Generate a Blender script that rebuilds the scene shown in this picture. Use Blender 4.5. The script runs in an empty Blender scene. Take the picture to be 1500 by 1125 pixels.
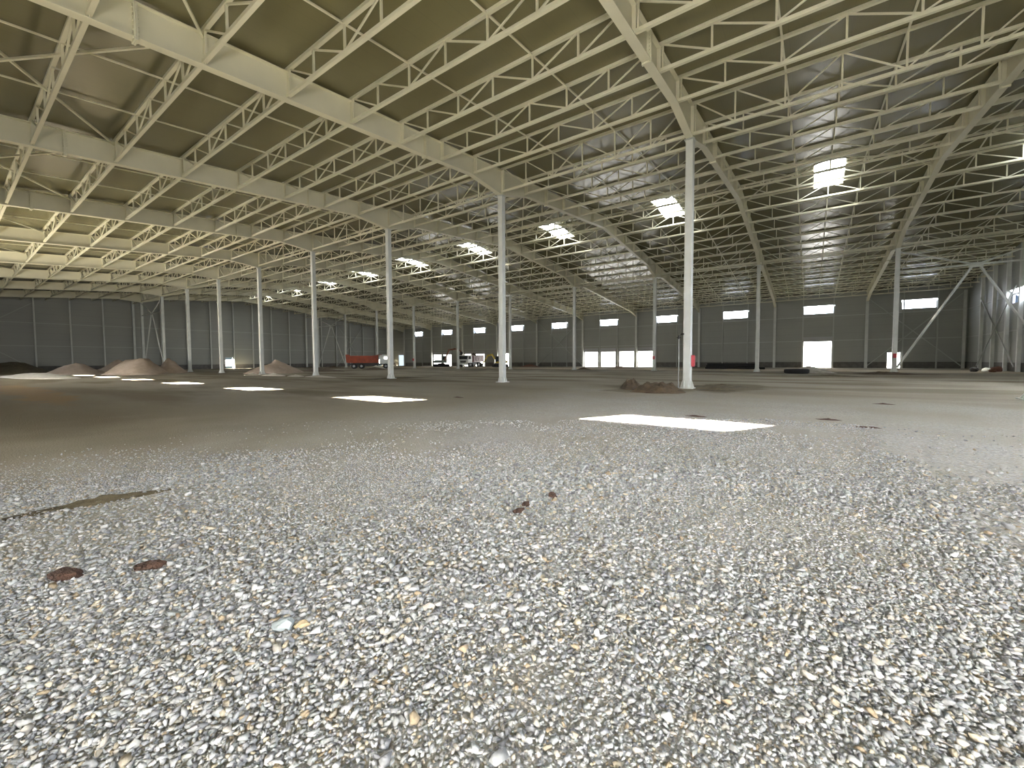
import bpy, bmesh, math, random
import numpy as np
from mathutils import Vector, Matrix, noise

random.seed(7)
rng = np.random.default_rng(11)
scn = bpy.context.scene
col = scn.collection

# ------------------------------------------------------------------ measures
X0, BAY = -5.2077, 12.0            # first full frame and the frame spacing
ROWN, ROWF = 22.75, 56.67          # the two inner column rows
YF, YB = -5.0, 84.37               # front and back wall
XR, XL = 17.6, -107.2              # right and left gable
RIDGE, RZ, SLOPE = 39.7, 15.86, 0.09
PITCH = 16.95 / 6                  # spacing of the purlin trusses
def TF(y): return RZ - SLOPE * abs(y - RIDGE)      # top chord level
def fx(i): return X0 - BAY * i
CAM = Vector((0, 0, 1.5017))
YAW, TILT, ROLL, FPX, SHY = -0.6248, -0.0445, -0.0056, 607.958, -7.6325
fw = Vector((math.sin(YAW)*math.cos(TILT), math.cos(YAW)*math.cos(TILT), math.sin(TILT)))
r_ = Vector((math.cos(YAW), -math.sin(YAW), 0)); u_ = r_.cross(fw)
rt = r_*math.cos(ROLL) + u_*math.sin(ROLL); up = -r_*math.sin(ROLL) + u_*math.cos(ROLL)
def floor_z(x, y):
    t = min(1.0, max(0.0, (y - 13.0) / 8.0)); t = t*t*(3-2*t)
    z = -0.1*(1-t)
    return z + 0.02*noise.noise(Vector((x*0.35, y*0.35, 0))) + 0.008*noise.noise(Vector((x*1.3, y*1.3, 4)))

# ------------------------------------------------------------------ helpers
class MB:
    def __init__(s): s.v = []; s.f = []
    def add(s, vs, fs):
        o = len(s.v); s.v += [tuple(v) for v in vs]; s.f += [tuple(i+o for i in f) for f in fs]; return s
    def box(s, x0, x1, y0, y1, z0, z1):
        return s.add([(x0,y0,z0),(x1,y0,z0),(x1,y1,z0),(x0,y1,z0),(x0,y0,z1),(x1,y0,z1),(x1,y1,z1),(x0,y1,z1)],
                     [(3,2,1,0),(4,5,6,7),(0,1,5,4),(1,2,6,5),(2,3,7,6),(3,0,4,7)])
    def bar(s, p, q, w, h=None):
        p, q = Vector(p), Vector(q); d = (q-p).normalized(); h = h or w
        a = Vector((0,0,1)) if abs(d.z) < 0.95 else Vector((0,1,0))
        n = d.cross(a).normalized(); b = n.cross(d).normalized()
        n *= w/2; b *= h/2
        vs = [p-n-b, p+n-b, p+n+b, p-n+b, q-n-b, q+n-b, q+n+b, q-n+b]
        return s.add(vs, [(3,2,1,0),(4,5,6,7),(0,1,5,4),(1,2,6,5),(2,3,7,6),(3,0,4,7)])
    def tube(s, pts, r, n=10, caps=True):
        pts = [Vector(p) for p in pts]; rings = []; rr = r if isinstance(r, (list, tuple)) else [r]*len(pts)
        o = len(s.v)
        for k, p in enumerate(pts):
            d = (pts[min(k+1, len(pts)-1)] - pts[max(k-1, 0)]).normalized()
            a = Vector((0,0,1)) if abs(d.z) < 0.9 else Vector((1,0,0))
            u = d.cross(a).normalized(); w = u.cross(d)
            for j in range(n):
                t = 2*math.pi*j/n; s.v.append(tuple(p + rr[k]*(u*math.cos(t) + w*math.sin(t))))
        for k in range(len(pts)-1):
            for j in range(n):
                a, b = o+k*n+j, o+k*n+(j+1) % n
                s.f.append((a, b, b+n, a+n))
        if caps:
            s.f.append(tuple(o+j for j in range(n))[::-1]); s.f.append(tuple(o+(len(pts)-1)*n+j for j in range(n)))
        return s
    def prism(s, prof, x0, x1, axis='y'):
        """profile of (a, z) pairs pushed along one axis"""
        n = len(prof)
        if axis == 'y': A = [(a, x0, z) for a, z in prof]; B = [(a, x1, z) for a, z in prof]
        else: A = [(x0, a, z) for a, z in prof]; B = [(x1, a, z) for a, z in prof]
        return s.add(A+B, [tuple(range(n))[::-1], tuple(range(n, 2*n))] + [(j, (j+1) % n, n+(j+1) % n, n+j) for j in range(n)])
    def mesh(s, name, mat, smooth=False, bevel=0):
        m = bpy.data.meshes.new(name); m.from_pydata(s.v, [], s.f)
        bm = bmesh.new(); bm.from_mesh(m)
        if bevel: bmesh.ops.bevel(bm, geom=bm.edges[:], offset=bevel, segments=1, affect='EDGES')
        bmesh.ops.recalc_face_normals(bm, faces=bm.faces); bm.to_mesh(m); bm.free()
        if smooth: m.polygons.foreach_set('use_smooth', [True]*len(m.polygons))
        m.materials.append(mat); return m
    def build(s, name, mat, parent=None, loc=(0,0,0), rz=0, **k):
        return link(name, s.mesh(name, mat, **k), parent, loc, rz)
def link(name, data, parent=None, loc=(0,0,0), rz=0):
    o = bpy.data.objects.new(name, data); col.objects.link(o); o.location = loc; o.rotation_euler = (0,0,rz)
    if parent: o.parent = parent
    return o
def tag(o, label, cat, group=None, kind=None):
    o['label'] = label; o['category'] = cat
    if group: o['group'] = group
    if kind: o['kind'] = kind
    return o
def empty(name, loc, label, cat, group=None, rz=0, kind=None):
    return tag(link(name, None, None, loc, rz), label, cat, group, kind)
ORD = ['zeroth','first','second','third','fourth','fifth','sixth','seventh','eighth','ninth','tenth','eleventh','twelfth','thirteenth','fourteenth',
       'fifteenth','sixteenth','seventeenth','eighteenth','nineteenth','twentieth','twenty-first','twenty-second','twenty-third','twenty-fourth','twenty-fifth',
       'twenty-sixth','twenty-seventh','twenty-eighth','twenty-ninth','thirtieth','thirty-first','thirty-second']
def proj(p):
    d = Vector(p) - CAM; z = d.dot(fw)
    if z < 0.3: return None
    return 750 + FPX*d.dot(rt)/z, 562.5 + SHY - FPX*d.dot(up)/z, z

# ------------------------------------------------------------------ materials
def mat(name, rgb, rough=0.6, metal=0, spec=0.5, var=0, vscale=3, bump=0, bscale=40):
    m = bpy.data.materials.new(name); m.use_nodes = True; nt = m.node_tree; b = nt.nodes['Principled BSDF']
    b.inputs['Roughness'].default_value = rough; b.inputs['Metallic'].default_value = metal
    b.inputs['Specular IOR Level'].default_value = spec
    tc = nt.nodes.new('ShaderNodeTexCoord')
    if var:
        n = nt.nodes.new('ShaderNodeTexNoise'); n.inputs['Scale'].default_value = vscale; n.inputs['Detail'].default_value = 5
        nt.links.new(tc.outputs['Object'], n.inputs['Vector'])
        cr = nt.nodes.new('ShaderNodeValToRGB'); e = cr.color_ramp.elements
        e[0].position = 0.3; e[1].position = 0.7
        e[0].color = [c*(1-var) for c in rgb]+[1]; e[1].color = [min(1, c*(1+var)) for c in rgb]+[1]
        nt.links.new(n.outputs['Fac'], cr.inputs['Fac']); nt.links.new(cr.outputs['Color'], b.inputs['Base Color'])
    else: b.inputs['Base Color'].default_value = (*rgb, 1)
    if bump:
        n2 = nt.nodes.new('ShaderNodeTexNoise'); n2.inputs['Scale'].default_value = bscale; n2.inputs['Detail'].default_value = 6
        nt.links.new(tc.outputs['Object'], n2.inputs['Vector'])
        bp = nt.nodes.new('ShaderNodeBump'); bp.inputs['Strength'].default_value = bump; bp.inputs['Distance'].default_value = 0.05
        nt.links.new(n2.outputs['Fac'], bp.inputs['Height']); nt.links.new(bp.outputs['Normal'], b.inputs['Normal'])
    return m
M = {}
M['steel'] = mat('white_painted_steel', (0.68, 0.655, 0.505), 0.45, spec=0.4, var=0.05, vscale=0.8)
M['column'] = mat('white_column_paint', (0.60, 0.615, 0.575), 0.5, var=0.07, vscale=1.7)
M['girt'] = mat('pale_rail_paint', (0.42, 0.43, 0.40), 0.55)
M['frame'] = mat('grey_frame_metal', (0.40, 0.40, 0.42), 0.5)
M['plinth'] = mat('dark_concrete', (0.13, 0.125, 0.115), 0.85, var=0.2, vscale=2)
M['soil'] = mat('brown_soil', (0.085, 0.058, 0.032), 0.95, var=0.45, vscale=4, bump=1.0, bscale=9)
M['darksoil'] = mat('dark_damp_soil', (0.085, 0.068, 0.036), 0.95, var=0.35, vscale=2.5, bump=0.8, bscale=8)
M['sand'] = mat('pale_pink_sand', (0.36, 0.285, 0.22), 0.95, var=0.12, vscale=2, bump=0.5, bscale=12)
M['palegravel'] = mat('pale_gravel_heap', (0.47, 0.44, 0.37), 0.95, var=0.15, vscale=5, bump=0.7, bscale=15)
M['orange'] = mat('rusty_orange_paint', (0.25, 0.036, 0.007), 0.5, var=0.25, vscale=1.5)
M['redpaint'] = mat('dull_red_paint', (0.15, 0.016, 0.014), 0.45, var=0.15, vscale=2)
M['boxred'] = mat('bright_red_plastic', (0.5, 0.035, 0.05), 0.4)
M['cabwhite'] = mat('white_vehicle_paint', (0.62, 0.64, 0.60), 0.35)
M['yellow'] = mat('yellow_machine_paint', (0.55, 0.40, 0.03), 0.4, var=0.1, vscale=3)
M['machgrey'] = mat('grey_green_machine_paint', (0.20, 0.25, 0.22), 0.5, var=0.15, vscale=2)
M['brownarm'] = mat('brown_machine_paint', (0.19, 0.075, 0.04), 0.5, var=0.2, vscale=2)
M['black'] = mat('black_rubber', (0.012, 0.012, 0.013), 0.75)
M['pipe'] = mat('black_plastic_pipe', (0.010, 0.010, 0.012), 0.4)
M['dark'] = mat('dark_steel', (0.035, 0.033, 0.032), 0.6)
M['glassdark'] = mat('dark_vehicle_glass', (0.02, 0.025, 0.03), 0.08, spec=0.8)
M['chrome'] = mat('silver_metal', (0.6, 0.6, 0.6), 0.3, metal=1.0)
M['clod'] = mat('red_brown_clod', (0.075, 0.038, 0.024), 0.95, var=0.3, vscale=20, bump=0.8, bscale=60)
M['stone_blue'] = mat('blue_grey_stone', (0.33, 0.37, 0.37), 0.8, var=0.15, vscale=20)
M['stone_tan'] = mat('tan_stone', (0.42, 0.33, 0.2), 0.8, var=0.2, vscale=20)
M['stone_dark'] = mat('slate_dark_stone', (0.06, 0.07, 0.09), 0.6, var=0.2, vscale=20)
M['brick'] = mat('brown_rubble', (0.16, 0.075, 0.05), 0.9, var=0.3, vscale=6)
M['pipegrey'] = mat('galvanised_grey', (0.36, 0.37, 0.37), 0.45)

def wall_mat():
    m = bpy.data.materials.new('grey_sandwich_panel'); m.use_nodes = True; nt = m.node_tree; b = nt.nodes['Principled BSDF']
    b.inputs['Roughness'].default_value = 0.5
    g = nt.nodes.new('ShaderNodeNewGeometry'); sp = nt.nodes.new('ShaderNodeSeparateXYZ'); nt.links.new(g.outputs['Position'], sp.inputs[0])
    # horizontal panel joints every 1.1 m
    md = nt.nodes.new('ShaderNodeMath'); md.operation = 'FRACT'; dv = nt.nodes.new('ShaderNodeMath'); dv.operation = 'DIVIDE'; dv.inputs[1].default_value = 1.1
    nt.links.new(sp.outputs['Z'], dv.inputs[0]); nt.links.new(dv.outputs[0], md.inputs[0])
    lt = nt.nodes.new('ShaderNodeMath'); lt.operation = 'LESS_THAN'; lt.inputs[1].default_value = 0.03; nt.links.new(md.outputs[0], lt.inputs[0])
    n = nt.nodes.new('ShaderNodeTexNoise'); n.inputs['Scale'].default_value = 0.25; nt.links.new(g.outputs['Position'], n.inputs['Vector'])
    cr = nt.nodes.new('ShaderNodeValToRGB'); cr.color_ramp.elements[0].color = (0.285, 0.295, 0.265, 1); cr.color_ramp.elements[1].color = (0.335, 0.34, 0.305, 1)
    nt.links.new(n.outputs['Fac'], cr.inputs['Fac'])
    mx = nt.nodes.new('ShaderNodeMix'); mx.data_type = 'RGBA'; mx.inputs['B'].default_value = (0.26, 0.265, 0.24, 1)
    nt.links.new(lt.outputs[0], mx.inputs['Factor']); nt.links.new(cr.outputs['Color'], mx.inputs['A']); nt.links.new(mx.outputs['Result'], b.inputs['Base Color'])
    return m
M['wall'] = wall_mat()

def roof_mat():
    m = bpy.data.materials.new('grey_roof_panel_lining'); m.use_nodes = True; nt = m.node_tree; b = nt.nodes['Principled BSDF']
    b.inputs['Roughness'].default_value = 0.27; b.inputs['Specular IOR Level'].default_value = 0.55
    g = nt.nodes.new('ShaderNodeNewGeometry'); sp = nt.nodes.new('ShaderNodeSeparateXYZ'); nt.links.new(g.outputs['Position'], sp.inputs[0])
    dv = nt.nodes.new('ShaderNodeMath'); dv.operation = 'DIVIDE'; dv.inputs[1].default_value = 1.0
    fr = nt.nodes.new('ShaderNodeMath'); fr.operation = 'FRACT'; lt = nt.nodes.new('ShaderNodeMath'); lt.operation = 'LESS_THAN'; lt.inputs[1].default_value = 0.025
    nt.links.new(sp.outputs['X'], dv.inputs[0]); nt.links.new(dv.outputs[0], fr.inputs[0]); nt.links.new(fr.outputs[0], lt.inputs[0])
    n = nt.nodes.new('ShaderNodeTexNoise'); n.inputs['Scale'].default_value = 0.5; n.inputs['Detail'].default_value = 3; nt.links.new(g.outputs['Position'], n.inputs['Vector'])
    cr = nt.nodes.new('ShaderNodeValToRGB'); cr.color_ramp.elements[0].color = (0.126, 0.117, 0.058, 1); cr.color_ramp.elements[1].color = (0.150, 0.138, 0.070, 1)
    nt.links.new(n.outputs['Fac'], cr.inputs['Fac'])
    mx = nt.nodes.new('ShaderNodeMix'); mx.data_type = 'RGBA'; mx.inputs['B'].default_value = (0.125, 0.116, 0.06, 1)
    nt.links.new(lt.outputs[0], mx.inputs['Factor']); nt.links.new(cr.outputs['Color'], mx.inputs['A']); nt.links.new(mx.outputs['Result'], b.inputs['Base Color'])
    bp = nt.nodes.new('ShaderNodeBump'); bp.inputs['Strength'].default_value = 0.12; bp.inputs['Distance'].default_value = 0.02
    n3 = nt.nodes.new('ShaderNodeTexNoise'); n3.inputs['Scale'].default_value = 1.3; n3.inputs['Detail'].default_value = 2; nt.links.new(g.outputs['Position'], n3.inputs['Vector'])
    nt.links.new(n3.outputs['Fac'], bp.inputs['Height']); nt.links.new(bp.outputs['Normal'], b.inputs['Normal'])
    return m
M['roof'] = roof_mat()

def pane_mat():
    m = bpy.data.materials.new('clear_polycarbonate'); m.use_nodes = True; nt = m.node_tree
    for n in list(nt.nodes): nt.nodes.remove(n)
    out = nt.nodes.new('ShaderNodeOutputMaterial'); t = nt.nodes.new('ShaderNodeBsdfTransparent'); t.inputs[0].default_value = (0.95, 0.96, 1.0, 1)
    g = nt.nodes.new('ShaderNodeBsdfGlossy'); g.inputs['Roughness'].default_value = 0.1
    mx = nt.nodes.new('ShaderNodeMixShader'); mx.inputs[0].default_value = 0.06
    nt.links.new(t.outputs[0], mx.inputs[1]); nt.links.new(g.outputs[0], mx.inputs[2]); nt.links.new(mx.outputs[0], out.inputs[0])
    return m
M['pane'] = pane_mat()
M['opal'] = mat('opal_polycarbonate', (.8, .82, .85), .4)
nt = M['opal'].node_tree; mx = nt.nodes.new('ShaderNodeMixShader'); tr = nt.nodes.new('ShaderNodeBsdfTransparent'); mx.inputs[0].default_value = .09
nt.links.new(nt.nodes['Principled BSDF'].outputs[0], mx.inputs[1]); nt.links.new(tr.outputs[0], mx.inputs[2]); nt.links.new(mx.outputs[0], nt.nodes['Material Output'].inputs[0])

def floor_mat():
    m = bpy.data.materials.new('compacted_gravel'); m.use_nodes = True; nt = m.node_tree; b = nt.nodes['Principled BSDF']
    L = nt.links.new; N = nt.nodes.new
    b.inputs['Roughness'].default_value = 0.95; b.inputs['Specular IOR Level'].default_value = 0.2
    g = N('ShaderNodeNewGeometry'); P = g.outputs['Position']
    sp = N('ShaderNodeSeparateXYZ'); L(P, sp.inputs[0])
    def noise_(scale, detail=4, vec=None):
        n = N('ShaderNodeTexNoise'); n.inputs['Scale'].default_value = scale; n.inputs['Detail'].default_value = detail
        L(vec or P, n.inputs['Vector']); return n.outputs['Fac']
    def ramp(fac, stops):
        c = N('ShaderNodeValToRGB'); e = c.color_ramp.elements
        while len(e) < len(stops): e.new(0.5)
        for k, (p, rgb) in enumerate(stops):
            e[k].position = p; e[k].color = (*rgb, 1) if not isinstance(rgb, (int, float)) else (rgb, rgb, rgb, 1)
        L(fac, c.inputs['Fac']); return c.outputs['Color']
    def mix(f, a, bb):
        x = N('ShaderNodeMix'); x.data_type = 'RGBA'
        L(f, x.inputs['Factor']) if not isinstance(f, float) else setattr(x.inputs['Factor'], 'default_value', f)
        for s, v in (('A', a), ('B', bb)):
            if isinstance(v, tuple): x.inputs[s].default_value = (*v, 1)
            else: L(v, x.inputs[s])
        return x.outputs['Result']
    def mth(op, a, bb=None):
        x = N('ShaderNodeMath'); x.operation = op
        for k, v in enumerate((a, bb)):
            if v is None: continue
            if isinstance(v, (int, float)): x.inputs[k].default_value = v
            else: L(v, x.inputs[k])
        return x.outputs[0]
    v = N('ShaderNodeTexVoronoi'); v.inputs['Scale'].default_value = 36; L(P, v.inputs['Vector'])
    v2 = N('ShaderNodeTexVoronoi'); v2.inputs['Scale'].default_value = 80; L(P, v2.inputs['Vector'])
    sx = N('ShaderNodeSeparateColor'); L(v.outputs['Color'], sx.inputs[0])
    stone = ramp(sx.outputs[0], [(0, (0.28, 0.27, 0.255)), (0.25, (0.36, 0.35, 0.33)), (0.5, (0.41, 0.385, 0.33)), (0.75, (0.45, 0.435, 0.40)), (0.93, (0.52, 0.50, 0.46)), (1, (0.38, 0.29, 0.18))])
    sx2 = N('ShaderNodeSeparateColor'); L(v2.outputs['Color'], sx2.inputs[0])
    fine = ramp(sx2.outputs[0], [(0, (0.31, 0.285, 0.23)), (0.5, (0.375, 0.35, 0.29)), (1, (0.44, 0.41, 0.35))])
    patch = ramp(noise_(0.35, 5), [(0.42, 0.0), (0.62, 1.0)])
    base = mix(patch, stone, fine)
    # dusty sand further from the camera, where the gravel is rolled in
    far = N('ShaderNodeMapRange'); far.inputs['From Min'].default_value = 11; far.inputs['From Max'].default_value = 22; L(sp.outputs['Y'], far.inputs['Value'])
    farleft = N('ShaderNodeMapRange'); farleft.inputs['From Min'].default_value = -6; farleft.inputs['From Max'].default_value = -11; L(sp.outputs['X'], farleft.inputs['Value'])
    fm = mth('MAXIMUM', far.outputs[0], farleft.outputs[0]); fm = mth('MULTIPLY', fm, 0.75)
    dust = ramp(noise_(0.12, 6), [(0.3, (0.175, 0.148, 0.095)), (0.5, (0.215, 0.187, 0.125)), (0.7, (0.26, 0.23, 0.16))])
    base = mix(fm, base, dust)
    # brown soil trodden in: on the left, and beyond the first row of columns
    mp = N('ShaderNodeMapping'); mp.inputs['Scale'].default_value = (0.09, 0.3, 1); L(P, mp.inputs['Vector'])
    soil = ramp(noise_(1.0, 7, mp.outputs[0]), [(0.46, 0.0), (0.60, 1.0)])
    bandl = N('ShaderNodeMapRange'); bandl.inputs['From Min'].default_value = -11; bandl.inputs['From Max'].default_value = -22; L(sp.outputs['X'], bandl.inputs['Value'])
    bandy = N('ShaderNodeMapRange'); bandy.inputs['From Min'].default_value = 14; bandy.inputs['From Max'].default_value = 30; L(sp.outputs['Y'], bandy.inputs['Value'])
    sm = mth('MULTIPLY', soil, mth('MAXIMUM', bandl.outputs[0], bandy.outputs[0])); sm = mth('MULTIPLY', sm, 0.8)
    base = mix(sm, base, (0.125, 0.095, 0.052))
    lx = mth('ADD', sp.outputs['X'], mth('MULTIPLY', mth('SUBTRACT', noise_(0.5, 4), 0.5), 9.0))
    l1 = N('ShaderNodeMapRange'); l1.inputs['From Min'].default_value = -6; l1.inputs['From Max'].default_value = -16; L(lx, l1.inputs['Value'])
    l2 = N('ShaderNodeMapRange'); l2.inputs['From Min'].default_value = 9; l2.inputs['From Max'].default_value = 3; L(sp.outputs['Y'], l2.inputs['Value'])
    base = mix(mth('MULTIPLY', mth('MULTIPLY', l1.outputs[0], l2.outputs[0]), 0.85), base, (0.115, 0.092, 0.05))  # soil brown on the left, with the weak light there painted in
    wx = mth('ADD', sp.outputs['X'], mth('MULTIPLY', mth('SUBTRACT', noise_(0.6, 5), 0.5), 2.5)); wy = mth('ADD', sp.outputs['Y'], mth('MULTIPLY', mth('SUBTRACT', noise_(0.75, 5), 0.5), 3.0))
    for cx, cy, rx, ry, rgb, k in ((-35, 2.9, 13, 1.0, (0.19, 0.115, 0.04), .65), (-3.6, 24.5, 2.0, 4.2, (0.11, 0.085, 0.045), .75), (-6.6, 20.6, 2.0, 2.2, (0.13, 0.1, 0.055), .6),
                                   (5.8, 52.6, 4.5, 3.0, (0.1, 0.07, 0.04), .7), (-29.4, 23.5, 1.3, 4.5, (0.11, 0.09, 0.05), .6), (-3, 43, 6, 1.6, (0.13, 0.105, 0.06), .6), (-14, 40, 5, 2.5, (0.14, 0.115, 0.07), .5), (-24, 47, 6, 3, (0.15, 0.12, 0.07), .5)):
        ex = mth('DIVIDE', mth('SUBTRACT', wx, cx), rx); ey = mth('DIVIDE', mth('SUBTRACT', wy, cy), ry); er = mth('ADD', mth('MULTIPLY', ex, ex), mth('MULTIPLY', ey, ey))
        eo = N('ShaderNodeMapRange'); eo.inputs['From Min'].default_value = 1.0; eo.inputs['From Max'].default_value = 0.6; L(er, eo.inputs['Value'])
        base = mix(mth('MULTIPLY', eo.outputs[0], k), base, rgb)
    # pale dusty track along the far side
    yn = mth('ADD', sp.outputs['Y'], mth('MULTIPLY', noise_(0.15, 3), 3.0))
    t1 = N('ShaderNodeMapRange'); t1.inputs['From Min'].default_value = 59.5; t1.inputs['From Max'].default_value = 62.0; L(yn, t1.inputs['Value'])
    t2 = N('ShaderNodeMapRange'); t2.inputs['From Min'].default_value = 75; t2.inputs['From Max'].default_value = 71; L(yn, t2.inputs['Value'])
    trk = mth('MULTIPLY', mth('MULTIPLY', t1.outputs[0], t2.outputs[0]), 0.9)
    base = mix(trk, base, (0.50, 0.42, 0.30))
    L(base, b.inputs['Base Color'])
    h = mth('ADD', mth('MULTIPLY', v.outputs['Distance'], -1.0), mth('MULTIPLY', v2.outputs['Distance'], -0.4))
    bp = N('ShaderNodeBump'); bp.inputs['Strength'].default_value = 0.55; bp.inputs['Distance'].default_value = 0.02; L(h, bp.inputs['Height']); L(bp.outputs['Normal'], b.inputs['Normal'])
    return m
M['floor'] = floor_mat()

def stones_mat():
    m = bpy.data.materials.new('crushed_stone'); m.use_nodes = True; nt = m.node_tree; b = nt.nodes['Principled BSDF']
    b.inputs['Roughness'].default_value = 0.85; b.inputs['Specular IOR Level'].default_value = 0.3
    a = nt.nodes.new('ShaderNodeAttribute'); a.attribute_name = 'stone_color'
    g = nt.nodes.new('ShaderNodeNewGeometry'); n = nt.nodes.new('ShaderNodeTexNoise'); n.inputs['Scale'].default_value = 90; n.inputs['Detail'].default_value = 3
    nt.links.new(g.outputs['Position'], n.inputs['Vector'])
    mr = nt.nodes.new('ShaderNodeMapRange'); mr.inputs['To Min'].default_value = 0.75; mr.inputs['To Max'].default_value = 1.25; nt.links.new(n.outputs['Fac'], mr.inputs['Value'])
    mx = nt.nodes.new('ShaderNodeVectorMath'); mx.operation = 'SCALE'
    nt.links.new(a.outputs['Color'], mx.inputs[0]); nt.links.new(mr.outputs[0], mx.inputs['Scale']); nt.links.new(mx.outputs[0], b.inputs['Base Color'])
    return m
M['stones'] = stones_mat()

# ------------------------------------------------------------------ floor
def axis(vals):
    out = []
    for a, b, n in vals: out += list(np.linspace(a, b, n, endpoint=False))
    return out + [vals[-1][1]]
gx = axis([(XL-0.3, -20, 60), (-20, -8, 40), (-8, 6, 140), (6, XR+0.3, 20)])
gy = axis([(YF-0.3, -1, 12), (-1, 9, 110), (9, 25, 60), (25, YB+0.3, 50)])
vs = [(x, y, floor_z(x, y)) for y in gy for x in gx]; nx = len(gx)
fs = [(j*nx+i, j*nx+i+1, (j+1)*nx+i+1, (j+1)*nx+i) for j in range(len(gy)-1) for i in range(nx-1)]
mb = MB(); mb.v = vs; mb.f = fs
o = mb.build('floor', M['floor'], smooth=True); tag(o, 'wide gravel and bare earth floor of the empty hall', 'floor', kind='structure')

# ------------------------------------------------------------------ loose crushed stone in front of the camera
def hull_template(n, seed):
    r = random.Random(seed); bm = bmesh.new()
    for _ in range(n):
        v = Vector((r.gauss(0,1), r.gauss(0,1), r.gauss(0,1))).normalized() * r.uniform(0.8, 1.0)
        bm.verts.new((v.x, v.y*r.uniform(0.75, 0.95), v.z*0.7))
    res = bmesh.ops.convex_hull(bm, input=bm.verts)
    bmesh.ops.delete(bm, geom=[g for g in res['geom_interior'] if isinstance(g, bmesh.types.BMVert)], context='VERTS')
    bmesh.ops.triangulate(bm, faces=bm.faces); bm.verts.index_update()
    v = np.array([w.co[:] for w in bm.verts]); f = np.array([[w.index for w in q.verts] for q in bm.faces]); bm.free()
    return v, f
TEMPL = [hull_template(9 + k % 4, k) for k in range(20)]
TEMPL = [t for t in TEMPL if t[1].size]
def floor_z_np(x, y):
    return np.array([floor_z(a, b) for a, b in zip(x, y)])
def blob(x, y, s, o):
    return 0.5 + 0.25*(np.sin(x*s+o) + np.sin(y*s*1.3+o*2.1+1.7*np.sin(x*s*0.6+o)))
def scatter(d0, d1, space, size, keep=1.0, lift=0.25):
    xs = np.arange(-11, 5, space); ys = np.arange(-2.2, 13, space)
    X, Y = np.meshgrid(xs, ys); X = X.ravel(); Y = Y.ravel()
    X = X + rng.uniform(-.5, .5, X.size)*space; Y = Y + rng.uniform(-.5, .5, Y.size)*space
    D = X*fw.x + Y*fw.y; S = X*rt.x + Y*rt.y
    k = (D > d0) & (D < d1) & (np.abs(S) < 1.42*D + 0.3)
    # patches where the stones are trodden into sand
    b = blob(X, Y, 0.9, 0.4)*0.6 + blob(X, Y, 2.3, 2.0)*0.4
    thin = np.clip(1.35 - 0.5*np.clip((b-0.45)*3, 0, 1) - np.clip((D-4.5)/5, 0, 0.8) - 0.85*np.clip((X-1.0)*2.5, 0, 1)*np.clip((Y-4)/1.5, 0, 1) - 0.8*np.clip(1.4-1.4*np.hypot((X+1.15)/.55, (Y-1.75)/.4), 0, 1) - np.clip((-X-5)/6+.15*(b-.5)*4, 0, 1), 0.03, 1)
    k &= rng.uniform(0, 1, X.size) < keep*thin
    X, Y = X[k], Y[k]; n = X.size
    big = (0.75 + 0.55*blob(X, Y, 1.4, 5.0))*np.clip(1.15 - 0.055*np.maximum(0, -X-2), .5, 1)
    s = size*big*np.exp(rng.normal(0, 0.28, n))
    return X, Y, s, lift
PAL = np.array([[.30,.30,.295],[.38,.38,.37],[.45,.45,.435],[.40,.37,.32],[.25,.25,.255],[.52,.51,.49],[.44,.385,.29],[.34,.27,.18],[.36,.37,.355],[.47,.455,.42]])
PW = np.array([.19,.19,.13,.11,.13,.05,.07,.03,.10,.03])
def build_stones(sets):
    V, F, C = [], [], []; off = 0
    for X, Y, s, lift in sets:
        Z = floor_z_np(X, Y)
        which = rng.integers(0, len(TEMPL), X.size)
        ci = rng.choice(len(PAL), X.size, p=PW/PW.sum()); cc = PAL[ci]*rng.uniform(0.85, 1.15, (X.size, 1))
        for t, (tv, tf) in enumerate(TEMPL):
            q = np.where(which == t)[0]
            if not q.size: continue
            n = q.size; a = rng.uniform(0, 6.283, n); tx = rng.normal(0, .3, n); ty = rng.normal(0, .3, n)
            p = tv[None]*(s[q]*0.5)[:, None, None]*np.stack([rng.uniform(.9, 1.35, n), rng.uniform(.8, 1.1, n), rng.uniform(.7, 1.1, n)], 1)[:, None, :]
            x, y, z = p[..., 0], p[..., 1], p[..., 2]
            y, z = y*np.cos(tx)[:, None]-z*np.sin(tx)[:, None], y*np.sin(tx)[:, None]+z*np.cos(tx)[:, None]
            x, z = x*np.cos(ty)[:, None]+z*np.sin(ty)[:, None], -x*np.sin(ty)[:, None]+z*np.cos(ty)[:, None]
            x, y = x*np.cos(a)[:, None]-y*np.sin(a)[:, None], x*np.sin(a)[:, None]+y*np.cos(a)[:, None]
            p = np.stack([x + X[q][:, None], y + Y[q][:, None], z + (Z[q] + s[q]*lift*rng.uniform(.4, 1.3, n))[:, None]], 2)
            V.append(p.reshape(-1, 3)); nv = len(tv)
            F.append((tf[None] + (off + np.arange(n)*nv)[:, None, None]).reshape(-1, 3)); off += n*nv
            C.append(np.repeat(np.concatenate([cc[q], np.ones((n, 1))], 1), nv, 0))
    V = np.concatenate(V); F = np.concatenate(F); C = np.concatenate(C)
    m = bpy.data.meshes.new('crushed_stone_gravel')
    m.vertices.add(len(V)); m.vertices.foreach_set('co', V.ravel())
    m.loops.add(F.size); m.loops.foreach_set('vertex_index', F.ravel().astype(np.int32))
    m.polygons.add(len(F)); m.polygons.foreach_set('loop_start', np.arange(0, F.size, 3, dtype=np.int32))
    m.update(calc_edges=True)
    at = m.color_attributes.new('stone_color', 'FLOAT_COLOR', 'POINT'); at.data.foreach_set('color', C.ravel().astype(np.float32))
    m.materials.append(M['stones']); return m
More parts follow.
